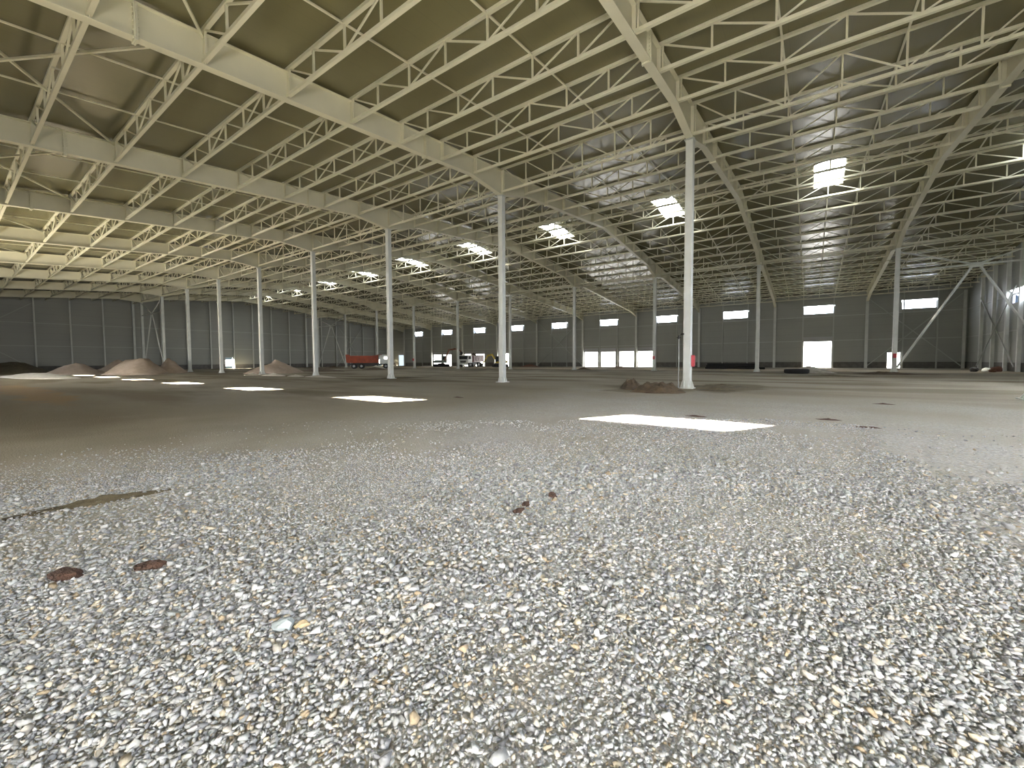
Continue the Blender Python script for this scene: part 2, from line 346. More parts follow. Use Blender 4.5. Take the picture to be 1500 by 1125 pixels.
sets = [scatter(0.6, 3.0, 0.0205, 0.033), scatter(0.6, 3.0, 0.028, 0.026, 0.7, 0.6), scatter(0.6, 3.4, 0.10, 0.045, 0.3, 0.35),
        scatter(3.0, 6.0, 0.028, 0.036), scatter(3.4, 8.5, 0.2, 0.05, 0.35, 0.3), scatter(6.0, 11, 0.042, 0.036)]
o = link('crushed_stone_gravel', build_stones(sets))
tag(o, 'loose grey crushed stone covering the floor in the foreground', 'gravel', kind='stuff')

# ------------------------------------------------------------------ walls with real openings
def wall_panel(name, axis_, pos, a0, a1, top, holes, thick, label):
    """wall in the plane axis=pos from a0 to a1; top(a) gives its height; holes are (a0, a1, z0, z1)"""
    cuts = sorted({a0, a1, RIDGE if axis_ == 'x' else a0} | {h[0] for h in holes} | {h[1] for h in holes})
    zs = sorted({-0.3} | {h[2] for h in holes} | {h[3] for h in holes})
    mb = MB()
    P = (lambda a, t, z: (a, pos+t, z)) if axis_ == 'y' else (lambda a, t, z: (pos+t, a, z))
    for a, b in zip(cuts, cuts[1:]):
        for k, z in enumerate(zs):
            last = k == len(zs)-1
            za, zb = (top(a), top(b)) if last else (zs[k+1], zs[k+1])
            if not last and any(h[0] <= a+1e-6 and h[1] >= b-1e-6 and h[2] <= z+1e-6 and h[3] >= zs[k+1]-1e-6 for h in holes): continue
            mb.add([P(a,0,z), P(b,0,z), P(b,0,zb), P(a,0,za), P(a,thick,z), P(b,thick,z), P(b,thick,zb), P(a,thick,za)],
                   [(0,1,2,3),(7,6,5,4),(0,3,7,4),(1,5,6,2),(3,2,6,7),(0,4,5,1)])
    o = link(name, None); o.data  # an empty that holds the panel and its rails
    o['kind'] = 'structure'; o['label'] = label; o['category'] = 'wall'
    w = mb.build('panel', M['wall'], o)
    return o
ROOF = lambda y: TF(y) + 0.08
MID = [fx(i) - 6 for i in range(-1, 8)]                       # middle of every bay
WZ0, WZ1 = 8.75, 10.0
bw = [(m-2, m+2, WZ0, WZ1) for m in MID if m != 12.6]
bw = [(fx(i)-8, fx(i)-4, WZ0, WZ1) for i in range(-1, 8)] + [(10.72, 14.45, WZ0, WZ1)]
bd = [(-1.1, 2.55, -0.3, 4.27), (9.3, 10.75, -0.3, 2.35)]
bd += [(a, b, -0.3, 3.2) for a, b in ((-28.9,-25.8),(-32.9,-29.75),(-36.95,-33.75),(-40.85,-37.75),(-64.8,-61.7),(-72.8,-69.7),(-76.75,-73.7),(-84.8,-81.7),(-88.75,-85.7))]
bd += [(-104.3, -101.45, -0.3, 3.3)]
FMID = [fx(i)-6 for i in range(-1, 7)]
fwn = [(m-1.9, m+1.9, 8.85, 9.87) for m in FMID]
fd = [(1.4, 4.6, -0.3, 3.2), (-13.2, -10.4, -0.3, 2.6)]  # unseen doorways added to light the foreground, the girders and the left side
fd += [(-50.5, -46.9, -0.3, 3.6), (-62.5, -58.9, -0.3, 3.6)]
gw = [(61.8, 68.6, 7.3, 8.7), (46.5, 53.3, 7.3, 8.7), (27, 34, 7.3, 8.7), (17, 24, 7.3, 8.7), (7, 14, 7.3, 8.7), (-3, 4, 7.3, 8.7)]  # only the far-end window is known, the nearer ones are added for light
ld = [(38.2, 39.65, -0.3, 2.45), (79.2, 80.4, -0.3, 2.7)]
W_back = wall_panel('wall_back', 'y', YB, XL, XR, lambda a: ROOF(YB), bw + bd, 0.15, 'grey panelled far wall with dock doors and high windows')
W_front = wall_panel('wall_front', 'y', YF, XL, XR, lambda a: ROOF(YF), fwn + fd, -0.15, 'grey panelled wall behind the viewer with doorways added for light')
W_left = wall_panel('wall_left', 'x', XL, YF, YB, ROOF, ld, -0.15, 'grey panelled gable wall on the left')
W_right = wall_panel('wall_right', 'x', XR, YF, YB, ROOF, gw, 0.15, 'grey panelled gable wall on the right')
# rails and dark plinths are fixed to the walls
def rails(parent, axis_, pos, inward, a0, a1, doors):
    for z in (4.4, 8.3):
        mb = MB(); s = sorted((pos, pos + inward*0.1))
        if axis_ == 'y': mb.box(a0, a1, s[0], s[1], z-0.06, z+0.06)
        else: mb.box(s[0], s[1], a0, a1, z-0.06, z+0.06)
        mb.build('girt_rail', M['girt'], parent)
    mb = MB(); s = sorted((pos, pos + inward*0.06)); a = a0
    for h in sorted(doors) + [(a1, a1)]:
        if h[0]-a > 0.05: (mb.box(a, h[0], s[0], s[1], -0.2, 0.95) if axis_ == 'y' else mb.box(s[0], s[1], a, h[0], -0.2, 0.95))
        a = h[1]
    mb.build('plinth', M['plinth'], parent)
rails(W_back, 'y', YB, -1, XL, XR, bd); rails(W_front, 'y', YF, 1, XL, XR, fd)
rails(W_left, 'x', XL, 1, YF, YB, ld); rails(W_right, 'x', XR, -1, YF, YB, [])

# ------------------------------------------------------------------ roof skin with skylight openings
SKY = [(fx(i)-6-1.0, fx(i)-6+1.0) for i in range(-1, 8)] + [(11.2, 13.2)]
SY0, SY1 = 38.4, 43.3
xs = sorted({XL-0.15, XR+0.15} | {a for s in SKY for a in s}); ysr = [YF-0.15, SY0, RIDGE, SY1, YB+0.15]
mb = MB()
for a, b in zip(xs, xs[1:]):
    for c, d in zip(ysr, ysr[1:]):
        if c in (SY0, RIDGE) and any(abs(a-s[0]) < 1e-6 for s in SKY): continue
        mb.add([(a,c,ROOF(c)),(b,c,ROOF(c)),(b,d,ROOF(d)),(a,d,ROOF(d)),(a,c,ROOF(c)+.14),(b,c,ROOF(c)+.14),(b,d,ROOF(d)+.14),(a,d,ROOF(d)+.14)],
               [(3,2,1,0),(4,5,6,7),(0,1,5,4),(1,2,6,5),(2,3,7,6),(3,0,4,7)])
o = mb.build('ceiling', M['roof']); tag(o, 'dull olive grey metal underside of the pitched roof', 'roof', kind='structure')

# ------------------------------------------------------------------ daylight at every opening
def daylight(x, y, z, sx, sz, facing, L, rgb=(1,1,1), sky=False):
    if sky:                     # high windows look out on the sky only, so their light comes in slanting downwards
        facing = (facing[0], facing[1], -1.0); x -= facing[0]*.4; y -= facing[1]*.4
    d = bpy.data.lights.new('daylight', 'AREA'); d.shape = 'RECTANGLE'; d.size = sx; d.size_y = sz; d.color = rgb
    d.energy = L*math.pi*sx*sz
    o = bpy.data.objects.new('daylight', d); col.objects.link(o); o.location = (x, y, z)
    o.visible_camera = True
    if sky: d.spread = math.radians(112 if y < 40 else 165); d.size_y = sz*1.65; d.size = sx + .2; d.energy = L*math.pi*d.size*d.size_y
    o.rotation_euler = Vector(facing).to_track_quat('-Z', 'Z' if abs(facing[2]) < .5 else 'Y').to_euler()
L_BD, L_BW, L_SKY, L_FD, L_FW = 10.0, 12.0, 15.0, 58.0, 42.0
WARM, COOL = (1.0, 0.97, 0.90), (0.90, 0.95, 1.0)

wn = dn = 0
def window(axis_, pos, inward, h, label, Lm, thick=0.15):
    global wn; wn += 1
    a0, a1, z0, z1 = h; t0, t1 = sorted((pos - inward*thick, pos + inward*0.03))
    root = link('window_%d' % wn, None, None, ((a0+a1)/2, pos, z0) if axis_ == 'y' else (pos, (a0+a1)/2, z0)); tag(root, label, 'window', 'high strip windows', 'structure')
    w = (a1-a0)/2; H = z1-z0; mb = MB(); q0, q1 = t0-pos, t1-pos
    B = (lambda m, x0, x1, c0, c1, e0, e1: m.box(x0, x1, c0, c1, e0, e1)) if axis_ == 'y' else (lambda m, x0, x1, c0, c1, e0, e1: m.box(c0, c1, x0, x1, e0, e1))
    for x0, x1, e0, e1 in ((-w,-w+.06,0,H),(w-.06,w,0,H),(-w,w,0,.06),(-w,w,H-.06,H),(-.03,.03,0,H)): B(mb, x0, x1, q0, q1, e0, e1)
    mb.build('window_frame', M['frame'], root)
    mb = MB(); c = -inward*0.05; B(mb, -w+.06, w-.06, min(c, c-.008*inward), max(c, c-.008*inward), .06, H-.06); mb.build('pane', M['pane'], root)
    c = pos - inward*0.12
    (daylight(root.location.x, c, (z0+z1)/2, a1-a0-.1, H-.1, (0, inward, 0), Lm, COOL, True) if axis_ == 'y' else daylight(c, root.location.y, (z0+z1)/2, a1-a0-.1, H-.1, (inward, 0, 0), Lm, COOL, True))
def door(axis_, pos, inward, h, label, Lm, rgb=(1,1,1), panel=True, thick=0.15):
    global dn; dn += 1
    a0, a1, z0, z1 = h; zf = 0 if axis_ == 'x' or pos > 10 else -0.1
    root = link('door_%d' % dn, None, None, ((a0+a1)/2, pos, zf) if axis_ == 'y' else (pos, (a0+a1)/2, zf)); tag(root, label, 'door', 'open doorways', 'structure')
    w = (a1-a0)/2; H = z1-zf
    q0, q1 = sorted((-inward*thick, inward*0.05))
    B = (lambda m, x0, x1, c0, c1, e0, e1: m.box(x0, x1, c0, c1, e0, e1)) if axis_ == 'y' else (lambda m, x0, x1, c0, c1, e0, e1: m.box(c0, c1, x0, x1, e0, e1))
    mb = MB()
    for x0, x1, e0, e1 in ((-w-.12,-w,0,H+.12),(w,w+.12,0,H+.12),(-w,w,H,H+.12)): B(mb, x0, x1, q0, q1, e0, e1)
    mb.build('door_frame', M['frame'], root)
    if panel:
        mb = MB(); p0, p1 = sorted((inward*0.06, inward*0.12))
        for k in range(2): B(mb, -w-.1, w+.1, p0, p1, H+.1+k*.34, H+.42+k*.34)
        mb.build('raised_door_panel', M['frame'], root)
    c = pos - inward*0.1
    zc = (z1 + 0.02)/2 + zf/2
    (daylight(root.location.x, c, zc, a1-a0, H-.05, (0, inward, 0), Lm, rgb) if axis_ == 'y' else daylight(c, root.location.y, zc, a1-a0, H-.05, (inward, 0, 0), Lm, rgb))
bws = sorted(bw, key=lambda h: -h[0])
for k, h in enumerate(bws): window('y', YB, -1, h, 'bright strip window high on the far wall, %s from right' % ORD[k+1], L_BW)
for k, h in enumerate(sorted(bd, key=lambda h: -h[0])):
    big, ped = h[3] > 4, h[1]-h[0] < 2
    lab = 'wide open glaring doorway in the far wall' if big else 'narrow open doorway behind the braced column on the right' if ped else \
          'tall pale blue doorway at the far left end of the far wall' if h[0] < -100 else 'open dock doorway in the far wall, %s from right' % ORD[k+1]
    door("y", YB, -1, h, lab, .8 if h[0] < -100 else L_BD*(1.3 if big else 1), (0.72, 0.86, 1.0) if h[0] < -100 else WARM, panel=not ped)
for k, h in enumerate(sorted(fwn, key=lambda h: -h[0])): window('y', YF, 1, h, 'strip window high on the wall behind the viewer, %s from right' % ORD[k+1], L_FW)
for k, h in enumerate(sorted(fd, key=lambda h: -h[0])): door('y', YF, 1, h, 'doorway added for light in the wall behind the viewer, %s from right' % ORD[k+1], L_FD*(.3 if h[3] < 3 else 1), WARM)  # the low added doorway is dimmed to spare the gravel on the left
for k, h in enumerate(gw): window('x', XR, -1, h, 'long bright right gable window, %s from the far end, nearer ones added for light' % ORD[k+1], L_BW if h[0] > 40 else L_FW*1.15)
door('x', XL, 1, ld[0], 'small glaring doorway in the left gable wall', L_BD, WARM, False)
door('x', XL, 1, ld[1], 'small doorway in the left gable behind the orange truck', L_BD, WARM, False)
# skylights: frame, glazing bars, pane
order = sorted(SKY, key=lambda s: -s[0])
for k, (a, b) in enumerate(order):
    zr = ROOF(RIDGE)
    root = empty('skylight', ((a+b)/2, RIDGE, zr), 'glaring skylight on the roof ridge, %s from right' % ORD[k+1], 'skylight', 'ridge skylights', kind='thing')
    w = (b-a)/2; ys = (SY0-RIDGE, 0, SY1-RIDGE); zz = lambda y: -SLOPE*abs(y)
    def slopes(mb, x0, x1, e0, e1, ya=ys):
        for c, d in zip(ya, ya[1:]):
            mb.add([(x0,c,zz(c)+e0),(x1,c,zz(c)+e0),(x1,d,zz(d)+e0),(x0,d,zz(d)+e0),(x0,c,zz(c)+e1),(x1,c,zz(c)+e1),(x1,d,zz(d)+e1),(x0,d,zz(d)+e1)],
                   [(3,2,1,0),(4,5,6,7),(0,1,5,4),(1,2,6,5),(2,3,7,6),(3,0,4,7)])
        return mb
    mb = MB(); slopes(mb, -w, -w+.06, -.02, .16); slopes(mb, w-.06, w, -.02, .16)
    mb.box(-w+.06, w-.06, ys[0], ys[0]+.06, zz(ys[0])-.02, zz(ys[0])+.16); mb.box(-w+.06, w-.06, ys[2]-.06, ys[2], zz(ys[2])-.02, zz(ys[2])+.16)
    mb.build('curb', M['steel'], root)
    mb = slopes(MB(), -.025, .025, .02, .07); mb.box(-w+.06, w-.06, -.04, .04, .02, .07); mb.build('glazing_bar', M['frame'], root)
    slopes(MB(), -w, w, .17, .18).build('pane', M['opal'], root)
    for c, d in zip(ys, ys[1:]):
        m = (c+d)/2; daylight((a+b)/2, RIDGE+m, zr+zz(m)+.13, b-a-.14, d-c-.1, (0, -SLOPE if m > 0 else SLOPE, -1), L_SKY, COOL)

# ------------------------------------------------------------------ roof girders (I-beams with haunches over the column rows)
def depth(y):
    d = 1.08
    for yc, e, w in ((ROWN, .60, 3.2), (ROWF, .72, 3.2), (YB-.2, .55, 3.5), (YF+.2, .55, 3.5)):
        d += e*max(0, 1-abs(y-yc)/w)
    return d
LINES = [RIDGE + PITCH*k for k in range(-15, 16)]
GY = sorted({YF+.02, YB-.02, RIDGE} | {y for yc, w in ((ROWN, 3.2), (ROWF, 3.2)) for y in (yc-w, yc-.25, yc+.25, yc+w)} | {YB-3.7, YF+3.7})
def gtop(y): return TF(y) - .08
def strip(mb, f0, f1, x0, x1):
    """a long bar along Y between the two height curves"""
    n = len(GY); V = []
    for y in GY: V += [(x0,y,f0(y)),(x1,y,f0(y)),(x1,y,f1(y)),(x0,y,f1(y))]
    F = [(0,1,2,3),(4*n-1,4*n-2,4*n-3,4*n-4)]
    for k in range(n-1):
        o = 4*k
        for j in range(4): F.append((o+j, o+4+j, o+4+(j+1) % 4, o+(j+1) % 4))
    mb.add(V, F)
gbot = lambda y: gtop(y) - depth(y)
mb = MB(); strip(mb, lambda y: gbot(y)+.03, lambda y: gtop(y)-.03, -.012, .012); web_m = mb.mesh('web', M['steel'])
mb = MB(); strip(mb, lambda y: gtop(y)-.03, gtop, -.17, .17); tfl_m = mb.mesh('top_flange', M['steel'])
mb = MB(); strip(mb, gbot, lambda y: gbot(y)+.03, -.17, .17); bfl_m = mb.mesh('bottom_flange', M['steel'])
def stiff(y, mb=None):
    mb = mb or MB(); z0, z1 = gbot(y)+.03, gtop(y)-.03
    mb.box(-.16, -.012, y-.012, y+.012, z0, z1); mb.box(.012, .16, y-.012, y+.012, z0, z1); return mb
def splice(y):
    mb = MB(); z0, z1 = gbot(y)-.08, gtop(y)-.01; mb.box(-.18, .18, y-.05, y-.004, z0, z1); mb.box(-.18, .18, y+.004, y+.05, z0, z1)
    bolts = MB()
    for s in (-1, 1):
        for k in range(9):
            z = z0+.06+k*(z1-z0-.12)/8; bolts.tube([(s*.11, y-.085, z), (s*.11, y+.085, z)], .022, 6)
    return mb, bolts
st_meshes = {y: stiff(y).mesh('stiffener', M['steel']) for y in LINES}
allst = MB()
for y in LINES: stiff(y, allst)
allst_m = allst.mesh('stiffeners', M['steel'])
SPL = (4.0, 15.9, 28.6, 50.8, 63.5)
spl_m = [(a.mesh('splice_plate', M['steel']), b.mesh('bolts', M['steel'])) for a, b in (splice(y) for y in SPL)]
for i in range(-1, 9):
    k = i + 2
    root = empty('roof_girder', (fx(i), RIDGE, 0), 'white pitched I-beam roof girder, %s counting from the right' % ORD[k], 'girder', 'roof girders across the hall', kind='thing')
    root.location = (fx(i), 0, 0)
    link('web', web_m, root); link('top_flange', tfl_m, root); link('bottom_flange', bfl_m, root)
    if i in (-1, 0, 1, 2, 3):
        for y in LINES: link('stiffener', st_meshes[y], root)
        for a, b in spl_m: p = link('splice_plate', a, root); link('bolts', b, p)
    else: link('stiffeners', allst_m, root)['kind'] = 'stuff'

# ------------------------------------------------------------------ purlin trusses between the girders
def truss_parts(L, n, dp=1.0):
    """local x 0..-L (towards the next girder on the left), z=0 at the top chord axis"""
    P = []
    x = lambda k: -L*k/n
    top, bot = 0, -dp
    P.append(('top_chord', MB().bar((-.03,0,top),(-L+.03,0,top),.13)))
    P.append(('bottom_chord', MB().bar((-.03,0,bot),(-L+.03,0,bot),.13)))
    for xx in (-.24, -L+.24): P.append(('post', MB().bar((xx,0,top-.06),(xx,0,bot+.06),.06)))
    for k in range(1, n): P.append(('post', MB().bar((x(k),0,top-.06),(x(k),0,bot+.06),.07)))
    t, b = top-.07, bot+.07; h = n//2
    for k in range(n):
        if n == 6: pat = ((0,t,1,b),(1,t,2,b),(2,b,3,t),(3,t,4,b),(4,b,5,t),(5,b,6,t))[k]
        else: pat = (k, t, k+1, b) if k % 2 == 0 else (k, b, k+1, t)
        s0, s1 = (.3 if pat[0] == 0 else .06), (.3 if pat[2] == n else .06)
        P.append(('diagonal', MB().bar((x(pat[0])-s0,0,pat[1]),(x(pat[2])+s1,0,pat[3]),.055)))
    return P
TR = {}
for L, n in ((BAY, 6), (XR-fx(-1)-.15, 5), (5.85, 3)):
    for deep in (0, 1):
        parts = truss_parts(L, n, 1.5 if deep else 1.0); whole = MB()
        for nm, m in parts: whole.add(m.v, m.f)
        TR[n, deep] = ([(nm, m.mesh(nm, M['steel'])) for nm, m in parts], whole.mesh('purlin_truss', M['steel']))
bays = [(XR-.15, 5, 0)] + [(fx(i), 6, i+2) for i in range(-1, 8)] + [(fx(8), 3, 10)]
cands = []
for x, n, bi in bays:
    L = {5: XR-fx(-1)-.15, 6: BAY, 3: 5.85}[n]
    for li, y in enumerate(LINES):
        best = None
        for fr in np.linspace(0, 1, 13):
            for dz in (0, -1):
                q = proj((x-L*fr, y, TF(y)+dz))
                if q and -40 < q[0] < 1540 and -40 < q[1] < 1165: best = min(best or 1e9, q[2])
        if best is not None: cands.append((best, x, n, bi, li, y))
cands.sort()
def truss_label(n, bi, li):
    k = li - 15
    where = 'on the ridge line' if k == 0 else '%s line %s the ridge' % (ORD[abs(k)], 'beyond' if k > 0 else 'before')
    if n == 5: sp = 'right of the first girder from right'
    elif n == 3: sp = 'left of the tenth girder from right'
    else: sp = 'between %s and %s girders from right' % (ORD[bi], ORD[bi+1])
    return 'white lattice truss %s, %s' % (sp, where)
rest = MB()
for c, (d, x, n, bi, li, y) in enumerate(cands):
    parts, whole = TR[n, int(min(abs(y-ROWN), abs(y-ROWF)) < .5)]
    if c >= 300:
        rest.add([(v.co.x+x, v.co.y+y, v.co.z+TF(y)) for v in whole.vertices], [tuple(p.vertices) for p in whole.polygons]); continue
    lab = truss_label(n, bi, li)
    if d < 34:
        root = empty('purlin_truss', (x, y, TF(y)), lab, 'truss', 'lattice trusses under the roof', kind='thing')
        for nm, m in parts: link(nm, m, root)
    else:
        tag(link('purlin_truss', whole, None, (x, y, TF(y))), lab, 'truss', 'lattice trusses under the roof', 'thing')
if rest.v: tag(rest.build('distant_purlin_trusses', M['steel']), 'farthest lattice trusses in the dim back of the roof', 'trusses', kind='stuff')
print('trusses', len(cands), 'with parts', sum(c[0] < 34 for c in cands))

# bridging struts that tie the trusses along each slope, and flat crosses next to the eaves
bm_f = MB().bar((0, YF+.3, TF(YF+.3)-.03), (0, RIDGE, TF(RIDGE)-.03), .075, .05).mesh('bridging_strut', M['steel'])
bm_b = MB().bar((0, RIDGE, TF(RIDGE)-.03), (0, YB-.3, TF(YB-.3)-.03), .075, .05).mesh('bridging_strut', M['steel'])
for x, n, bi in bays[:-1]:
    L = {5: XR-fx(-1)-.15, 6: BAY}[n]
    for s, q in ((L*2/n, 'right'), (L*4/n, 'left')):
        for m, w in ((bm_f, 'near'), (bm_b, 'far')):
            sp = 'right of girder one' if n == 5 else 'girders %d to %d from right' % (bi, bi+1)
            tag(link('bridging_strut', m, None, (x-s, 0, 0)), 'thin roof tie, %s slope, %s, the %s one' % (w, sp, q), 'roof tie', 'bridging ties under the roof', 'thing')
for x, n, bi in bays[1:-1]:
    y0, y1 = LINES[0]+.6, LINES[3]; z0, z1 = TF(y0)-.2, TF(y1)-.2
    root = empty('roof_cross_brace', (x-BAY/2, y0, z0), 'white flat cross brace low on the near slope between girders %s and %s from right' % (ORD[bi], ORD[bi+1]), 'brace', 'roof cross braces', kind='thing')
    MB().bar((BAY/2-.05,0,0),(-BAY/2+.05,y1-y0,z1-z0),.08).build('brace_rod', M['steel'], root)
    MB().bar((-BAY/2+.05,0,-.09),(BAY/2-.05,y1-y0,z1-z0-.09),.08).build('brace_rod', M['steel'], root)
    y0, y1 = LINES[14], LINES[16]
    root = empty('ridge_brace', (x-BAY/2, RIDGE, TF(RIDGE)-.25), 'thin ridge brace beside the skylight between girders %s and %s from right' % (ORD[bi], ORD[bi+1]), 'brace', 'ridge braces', kind='thing')
    for s in (-1, 1): MB().bar((0,-PITCH,-.25),(s*4,0,0),.07).build('brace_rod', M['steel'], root)
    for s in (-1, 1): MB().bar((s*4,0,0),(s*6-.1*s,PITCH,-.25),.07).build('brace_rod', M['steel'], root)

# ------------------------------------------------------------------ inner columns
def column_meshes(h):
    s = .185
    shaft = MB().box(-s, s, -s, s, .03, h-.03).mesh('shaft', M['column'], bevel=.025)
    base = MB().box(-.34, .34, -.34, .34, -.12, .035).mesh('base_plate', M['column'])
    cap = MB().box(-.24, .24, -.24, .24, h-.035, h).mesh('cap_plate', M['column'])
    gus = []
    for ax in range(4):
        for t in (-.1, .1):
            mb = MB(); prof = [(s, .03), (s+.14, .03), (s+.13, .10), (s+.03, .40), (s, .40)]
            c, sn = [(1,0),(0,1),(-1,0),(0,-1)][ax]; V = []
            for off in (t-.012, t+.012): V += [(a*c-off*sn, a*sn+off*c, z) for a, z in prof]
            mb.add(V, [(0,1,2,3,4),(9,8,7,6,5)] + [(j,(j+1)%5,5+(j+1)%5,5+j) for j in range(5)])
            gus.append(mb.mesh('gusset', M['column']))
    return shaft, base, cap, gus
for row, h, nm in ((ROWN, TF(ROWN)-.08-depth(ROWN), 'nearer'), (ROWF, TF(ROWF)-.08-depth(ROWF), 'farther')):
    sh, ba, ca, gus = column_meshes(h)
    for i in range(-1, 9):
        root = empty('steel_column', (fx(i), row, 0), 'white steel column in the %s row, %s from right' % (nm, ORD[i+2]), 'column', 'columns of the %s row' % nm, kind='thing')
        link('shaft', sh, root); link('base_plate', ba, root); link('cap_plate', ca, root)
        for g in gus: link('gusset', g, root)
        if row == ROWN and i == -1:      # braced column with a wide ribbed foot
            root.location.x -= .15; root['label'] = 'white steel column at the right photo edge, only its flared foot showing'
            for sx in (-1, 1):
                for t in (-.14, .14): MB().prism([(sx*.185, .03), (sx*.50, .03), (sx*.48, .08), (sx*.24, .46), (sx*.185, .5)], t-.012, t+.012).build('gusset', M['column'], root)
            MB().box(-.54, .54, -.34, .34, -.1, .033).build('base_plate', M['column'], root)

# bracing between pairs of columns: a strut with an inverted V below and a V above
def bay_brace(xa, xb, y, ztop, label):
    xm = (xa+xb)/2; zs = 10.15; s = 1 if xb > xa else -1
    root = empty('portal_brace', (xm, y, zs), label, 'brace', 'column braces', kind='thing'); w = abs(xb-xa)/2 - .2
    MB().tube([(-w,0,0),(w,0,0)], .09).build('strut', M['column'], root, smooth=False)
    for sx in (-1, 1):
        MB().tube([(sx*.3,0,-.25),(sx*(w),0,-zs+.55)], .10).build('diagonal', M['column'], root)
        MB().tube([(sx*.3,0,.1),(sx*(w),0,ztop-zs-.25)], .08).build('diagonal', M['column'], root)
    MB().box(-.48,.48,-.02,.02,-.26,.2).build('gusset_plate', M['column'], root)
bay_brace(fx(-1), XR-.05, ROWF, 12.3, 'white V-shaped column brace reaching the right gable wall')
bay_brace(fx(7), fx(8), ROWF, 12.3, 'white V-shaped column brace left of the orange truck')
bay_brace(fx(7), fx(8), ROWN, 12.6, 'white V-shaped column brace at the left end of the nearer row')

# ------------------------------------------------------------------ wall posts
def post(x, y, w, z1, label, nm, z0=-.1):
    o = MB().box(-w/2, w/2, -w/2, w/2, z0, z1).build(nm, M['girt' if w < .2 else 'column'], None, (x, y, 0)); tag(o, label, 'wall post', nm.replace('_', ' ')+'s', 'thing')
k = 0
back = [(fx(i), .36) for i in range(-1, 9)] + [(fx(i)-4.05, .15) for i in range(-1, 8)] + [(fx(i)-8.05, .15) for i in range(-1, 8)] + [(14.55, .15), (10.95, .15), (17.2, .3), (-106.9, .3)]
for x, w in sorted(back, reverse=True):
    if any(h[0]-.05 < x < h[1]+.05 and h[2] < 1 for h in bd): z0 = 3.6
    else: z0 = -.1
    k += 1
    post(x, YB-.13-w/2, w, TF(YB)-(.9 if w > .2 else .15), '%s post on the far wall, %s from the right corner' % ('stout white' if w > .2 else 'slim pale', ORD[k] if k < len(ORD) else 'last'), 'far_wall_post', z0)
sp = (ROWF-ROWN)/8; ks = [ROWN + sp*j for j in range(-6, 15)]
for k, y in enumerate([q for q in reversed(ks) if YF+1 < q < YB-1]):
    w = .34 if abs(y-ROWN) < .1 or abs(y-ROWF) < .1 else .2
    if ld[0][0]-.3 < y < ld[0][1]+.3: y = ld[0][1]+.3
    post(XL+.13+w/2, y, w, TF(y)-.3, '%s white post on the left gable wall, %s from the far corner' % ('stout' if w > .3 else 'slim', ORD[k+1]), 'left_gable_post')
for k, y in enumerate([q for q in (77.5, 73.2, 69.0, 65.4, 61.0, ROWF, 52.4, 48.2, 43.9, 39.7, 35.5, 31.2, 27)]):
    post(XR-.13-.15, y, .3, TF(y)-.3, 'stout white post on the right gable wall, %s from the far corner' % ORD[k+1], 'right_gable_post')
# flat cross braces on the walls
def xbrace(parent_name, p, q, r, s, label):
    c = (Vector(p)+Vector(q)+Vector(r)+Vector(s))/4; root = empty(parent_name, c, label, 'brace', 'wall cross braces', kind='thing')
    MB().bar(Vector(p)-c, Vector(q)-c, .1).build('brace_rod', M['girt'], root)
    MB().bar(Vector(r)-c+Vector((0,0,0)), Vector(s)-c, .1).build('brace_rod', M['girt'], root)
def xb_back(a, b, label):
    xbrace('wall_cross_brace', (a, YB-.22, .4), (b, YB-.22, 10.6), (a, YB-.33, 10.6), (b, YB-.33, .4), label)
xb_back(fx(3)-.2, fx(4)+.2, 'pale cross brace on the far wall between its two middle girders')
xb_back(17.0, fx(-1)+.2, 'pale cross brace on the far wall beside the right corner')
def xb_left(a, b, label):
    xbrace('wall_cross_brace', (XL+.4, a, .4), (XL+.4, b, 11.6), (XL+.5, a, 11.6), (XL+.5, b, .4), label)
xb_left(-4.4, ROWN-3*sp-.2, 'pale cross brace on the left gable wall at the photo edge')
xb_left(ROWF+2*sp+.2, ROWF+4*sp, 'dark cross brace on the left gable wall above the orange truck')
xbrace('wall_cross_brace', (XR-.5, 65.6, .5), (XR-.5, 77.2, 9.0), (XR-.6, 65.6, 9.0), (XR-.6, 77.2, .5), 'cross brace on the right gable wall near the far corner')

# ------------------------------------------------------------------ heaps of sand and soil
def heap(name, x, y, rx, ry, h, material, seed, label, cat='heap', rz=0, rough=.12, flat=0, z=None, group=None, n=28):
    mb = MB(); rings = 9 if rough < .25 else 20; n = n if rough < .25 else max(n, 60)
    def hz(u, v):
        r = math.hypot(u, v); e = max(0, 1-r); prof = e if not flat else min(1, e/(1-flat))
        prof = prof**1.05
        w = noise.noise(Vector((u*2.2+seed, v*2.2, seed*1.7))) + .5*noise.noise(Vector((u*5+seed, v*5, seed))) + (.45*abs(noise.noise(Vector((u*9+seed, v*9, seed)))) if rough > .25 else 0)
        return h*max(0, prof*(1+rough*2.2*w)) * (1 if r < .98 else 0)
    V = [(0, 0, hz(0, 0))]
    for k in range(1, rings+1):
        for j in range(n):
            t = 2*math.pi*j/n; q = k/rings*(1+.12*noise.noise(Vector((math.cos(t)*1.5+seed, math.sin(t)*1.5, seed))))
            u, v = q*math.cos(t), q*math.sin(t); V.append((u*rx, v*ry, hz(u, v) if k < rings else -.06))
    F = [(0, 1+j, 1+(j+1) % n) for j in range(n)]
    for k in range(rings-1):
        for j in range(n): a, b = 1+k*n+j, 1+k*n+(j+1) % n; F.append((a, a+n, b+n, b))
    F.append(tuple(1+(rings-1)*n+j for j in range(n))[::-1])
    mb.add(V, F)
    o = mb.build(name, material, None, (x, y, floor_z(x, y) if z is None else z), rz, smooth=True)
    return tag(o, label, cat, group)
heap('sand_heap', -84, 11.5, 3.3, 3.3, 1.75, M['sand'], 3.1, 'pinkish sand heap, leftmost of the pointed heaps along the left', group='sand heaps on the left', cat='sand heap')
